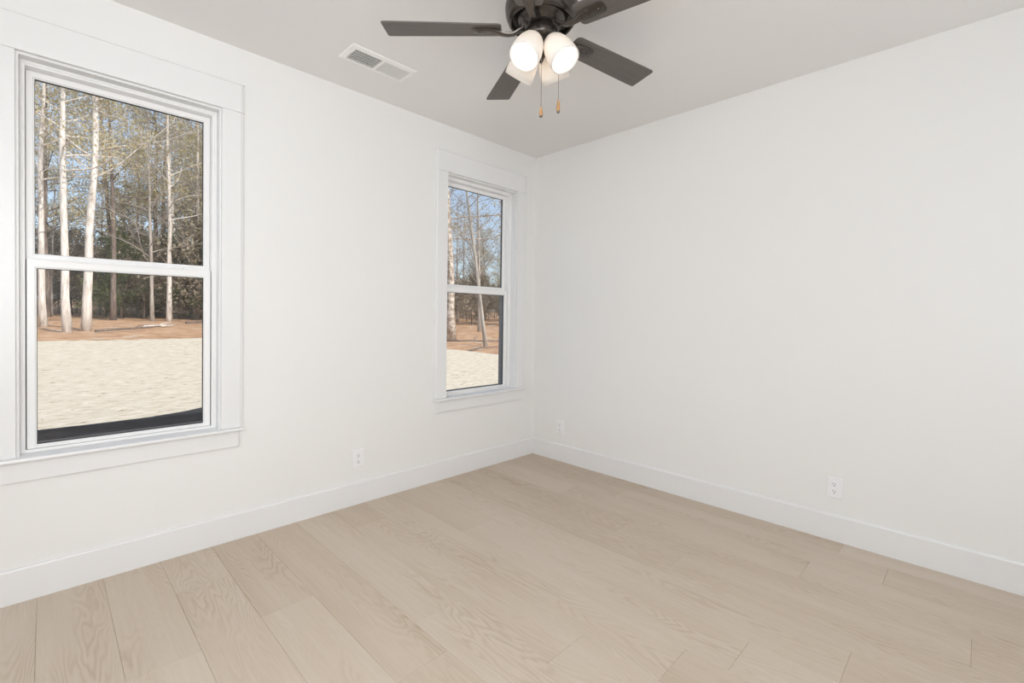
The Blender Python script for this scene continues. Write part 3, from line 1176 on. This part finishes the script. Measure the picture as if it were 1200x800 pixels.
def make_proto(kind, seed, trunk_m, leaf_m, g, lf):
    tb, bb, tips = grow(seed, **g)
    root = empty('proto')
    parts = [obj('trunk', tb, trunk_m, root, smooth=True), obj('branches', bb, trunk_m, root, smooth=True)]
    if lf:
        parts.append(obj('foliage', leaves(seed + 100, tips, **lf), leaf_m, root))
    protos.setdefault(kind, []).append((root, parts))


# tall pale-barked trees with golden olive foliage
for sd_ in (1, 2, 3):
    make_proto('tall', sd_, M['bark_pale'], M['leaf_gold'], dict(height=17.5, r0=0.17, first=0.36, nlimb=26, spread=4.6, twigs=7, rise=0.35),
               dict(per=5, size=0.075, scatter=0.25))
make_proto('mottled', 2, M['bark_mottled'], M['leaf_gold'], dict(height=17.5, r0=0.17, first=0.30, nlimb=26, spread=4.6, twigs=7, rise=0.35),
           dict(per=5, size=0.075, scatter=0.25))
# dark background pines / hardwoods
for sd_ in (11, 12, 13):
    make_proto('dark', sd_, M['bark_brown'], M['leaf_gold'], dict(height=18.0, r0=0.17, first=0.30, nlimb=26, spread=4.4, twigs=7, rise=0.30),
               dict(per=6, size=0.085, scatter=0.30))
# evergreens lower down
for sd_ in (21, 22):
    make_proto('evergreen', sd_, M['bark_brown'], M['leaf_green'], dict(height=7.5, r0=0.11, first=0.10, nlimb=34, spread=2.6, twigs=7, rise=0.25),
               dict(per=9, size=0.10, scatter=0.20))
# bare thin tree with fine grey twigs
for sd_ in (31, 32, 33):
    make_proto('bare', sd_, M['bark_grey'], M['leaf_russet'], dict(curve=0.10, height=13.0, r0=0.12, first=0.22, nlimb=26, spread=4.2, twigs=9, rise=0.45),
               dict(per=1, size=0.06, scatter=0.20))
# understorey brush
for sd_ in (41, 42):
    make_proto('brush', sd_, M['bark_brown'], M['leaf_russet'], dict(height=3.6, r0=0.04, first=0.05, nlimb=22, spread=2.2, twigs=8, rise=0.55),
               dict(per=5, size=0.075, scatter=0.16))
rt_ = random.Random(77)


def plant(kind, x, y, s=1.0, rot=None, name='tree', label=None, group=None, cat='tree', idx=None, sxy=None, lean=0.0, dz=-0.08):
    pl = protos[kind]
    root, parts = pl[idx if idx is not None else rt_.randrange(len(pl))]
    r = root.copy()
    r.name = name
    C.objects.link(r)
    r.location = (x, y, gz(x, y) + dz)
    rz = rt_.uniform(0, 2 * PI) if rot is None else rot
    # lean tips the whole tree towards the north-west
    r.rotation_euler = (Matrix.Rotation(lean, 3, Vector((-0.707, -0.707, 0))) @ Matrix.Rotation(rz, 3, 'Z')).to_euler()
    k = sxy if sxy is not None else s
    r.scale = (k, k, s)
    tag(r, label, cat, group)
    for p in parts:
        c = p.copy()
        C.objects.link(c)
        c.parent = r
    return r


# the trees one can point at: through the left window
plant('tall', -3.10, 27.5, 0.95, 0.4, label='pale trunk furthest left in the left window', name='pale_tree', idx=0, sxy=0.80)
plant('tall', -2.41, 23.3, 1.0, 1.9, label='slim pale trunk rising second from left in the left window', name='pale_tree', idx=1, sxy=0.85)
plant('tall', -1.80, 24.4, 1.0, 3.3, label='thickest pale trunk, third from left in the left window', name='pale_tree', idx=2, sxy=1.02)
plant('bare', 1.55, 32.7, 1.1, 0.3, label='thin dark-sided trunk right of centre in the left window', name='slender_tree', idx=0, sxy=0.9)
plant('tall', 2.40, 32.8, 1.0, 5.1, label='slim white trunk near the right side of the left window', name='pale_tree', idx=0, sxy=0.85)
plant('bare', 4.55, 36.5, 1.3, 2.2, label='greyish trunk at the right edge of the left window', name='grey_tree', idx=1, sxy=1.6)
plant('dark', -0.10, 34.5, 0.95, 0.9, label='dark brown trunk in the middle of the left window', name='dark_tree', idx=0, sxy=0.9)
# through the right window
plant('mottled', 10.05, 14.2, 0.85, 2.4, label='mottled thick trunk at the left side of the small right window', name='mottled_tree', idx=0, sxy=1.2)
plant('bare', 9.19, 10.9, 0.90, 1.2, label='slim leaning pale trunk in the middle of the small right window', name='leaning_tree', idx=2, sxy=0.66, lean=0.125)

lab = {
    'tall': ('woodland_tree', 'one of many pale-barked golden-leaved trees deep in the woods', 'golden trees deep in the woods'),
    'dark': ('forest_tree', 'one of many dark-barked trees standing deep in the woods', 'dark-barked trees deep in the woods'),
    'evergreen': ('evergreen_tree', 'one of the low dark green evergreens among the trunks', 'evergreens among the trunks'),
    'bare': ('bare_tree', 'one of the thin bare grey trees seen against the sky', 'bare grey trees'),
    'brush': ('brush_clump', 'one of the brown twiggy shrubs on the forest floor', 'shrubs on the forest floor'),
}


def plant_many(kind, spots, smin, smax):
    n_, l_, g_ = lab[kind]
    for x, y in spots:
        plant(kind, x, y, rt_.uniform(smin, smax), name=n_, label=l_, group=g_, cat='shrub' if kind == 'brush' else 'tree')


def sector(m0, m1, y0, y1, n):
    """n spots between two sight-line slopes (dx/dy from the room) and two depths"""
    out = []
    for i in range(n):
        y = y0 + (y1 - y0) * ((i + rt_.random()) / n)
        m = rt_.uniform(m0, m1)
        out.append((m * (y + 2.79) - 3.07, y))
    return out


plant_many('dark', sector(-0.15, 0.32, 37, 64, 18), 0.9, 1.2)
plant_many('tall', sector(-0.15, 0.32, 38, 60, 9), 0.9, 1.1)
plant_many('evergreen', sector(0.04, 0.30, 34, 50, 13), 0.6, 0.95)
plant_many('brush', sector(-0.12, 0.32, 34, 60, 40), 0.9, 1.7)
plant_many('bare', sector(-0.12, 0.32, 32, 55, 14), 0.7, 1.2)
# the sector through the small window
plant_many('bare', sector(0.66, 1.15, 19, 48, 22), 0.75, 1.15)
plant_many('brush', sector(0.62, 1.2, 24, 62, 48), 0.7, 1.3)
plant_many('dark', sector(0.68, 1.1, 36, 60, 8), 0.5, 0.8)
# woods to the sides of both views
plant_many('dark', sector(0.34, 0.64, 30, 60, 9), 0.9, 1.1)
plant_many('brush', sector(0.34, 0.60, 34, 50, 8), 0.9, 1.5)
for kind in protos:
    for root, parts in protos[kind]:
        for p in parts:
            bpy.data.objects.remove(p)
        bpy.data.objects.remove(root)

# fallen limbs lying on the pine straw
for pts_, r_, lb in (
        ([(-1.6, 22.6), (-0.9, 23.4), (-0.2, 24.3), (0.7, 25.4), (1.5, 26.9)], 0.055, 'long fallen dark limb lying on the pine straw in the left window'),
        ([(0.3, 25.6), (0.9, 25.9), (1.7, 26.6)], 0.07, 'short pale fallen log beside the long limb in the left window'),
        ([(2.7, 29.5), (3.6, 30.2), (4.6, 30.1)], 0.08, 'fallen log near the right side of the left window'),
        ([(7.2, 9.6), (8.3, 10.2), (9.3, 10.3)], 0.03, 'thin fallen branch in front of the leaning trunk in the small window'),
        ([(9.2, 13.4), (10.4, 13.0), (12.0, 12.4)], 0.045, 'fallen branch behind the leaning trunk in the small window')):
    bm = bmesh.new()
    rr_ = random.Random(len(lb))
    P_ = [(x, y, gz(x, y) + r_ * 0.6 + rr_.uniform(0, 0.03)) for x, y in pts_]
    tube(bm, P_, [r_ * (1 - 0.5 * i / (len(P_) - 1)) for i in range(len(P_))], 8)
    mid = P_[len(P_) // 2]
    tube(bm, [mid, (mid[0] + 0.25, mid[1] + 0.3, mid[2] + 0.12), (mid[0] + 0.6, mid[1] + 0.5, mid[2] + 0.16)], [r_ * 0.5, r_ * 0.35, r_ * 0.15], 6)
    o = obj('fallen_limb', bm, M['bark_pale' if 'pale' in lb else 'bark_brown'], smooth=True)
    tag(o, lb, 'fallen branch')
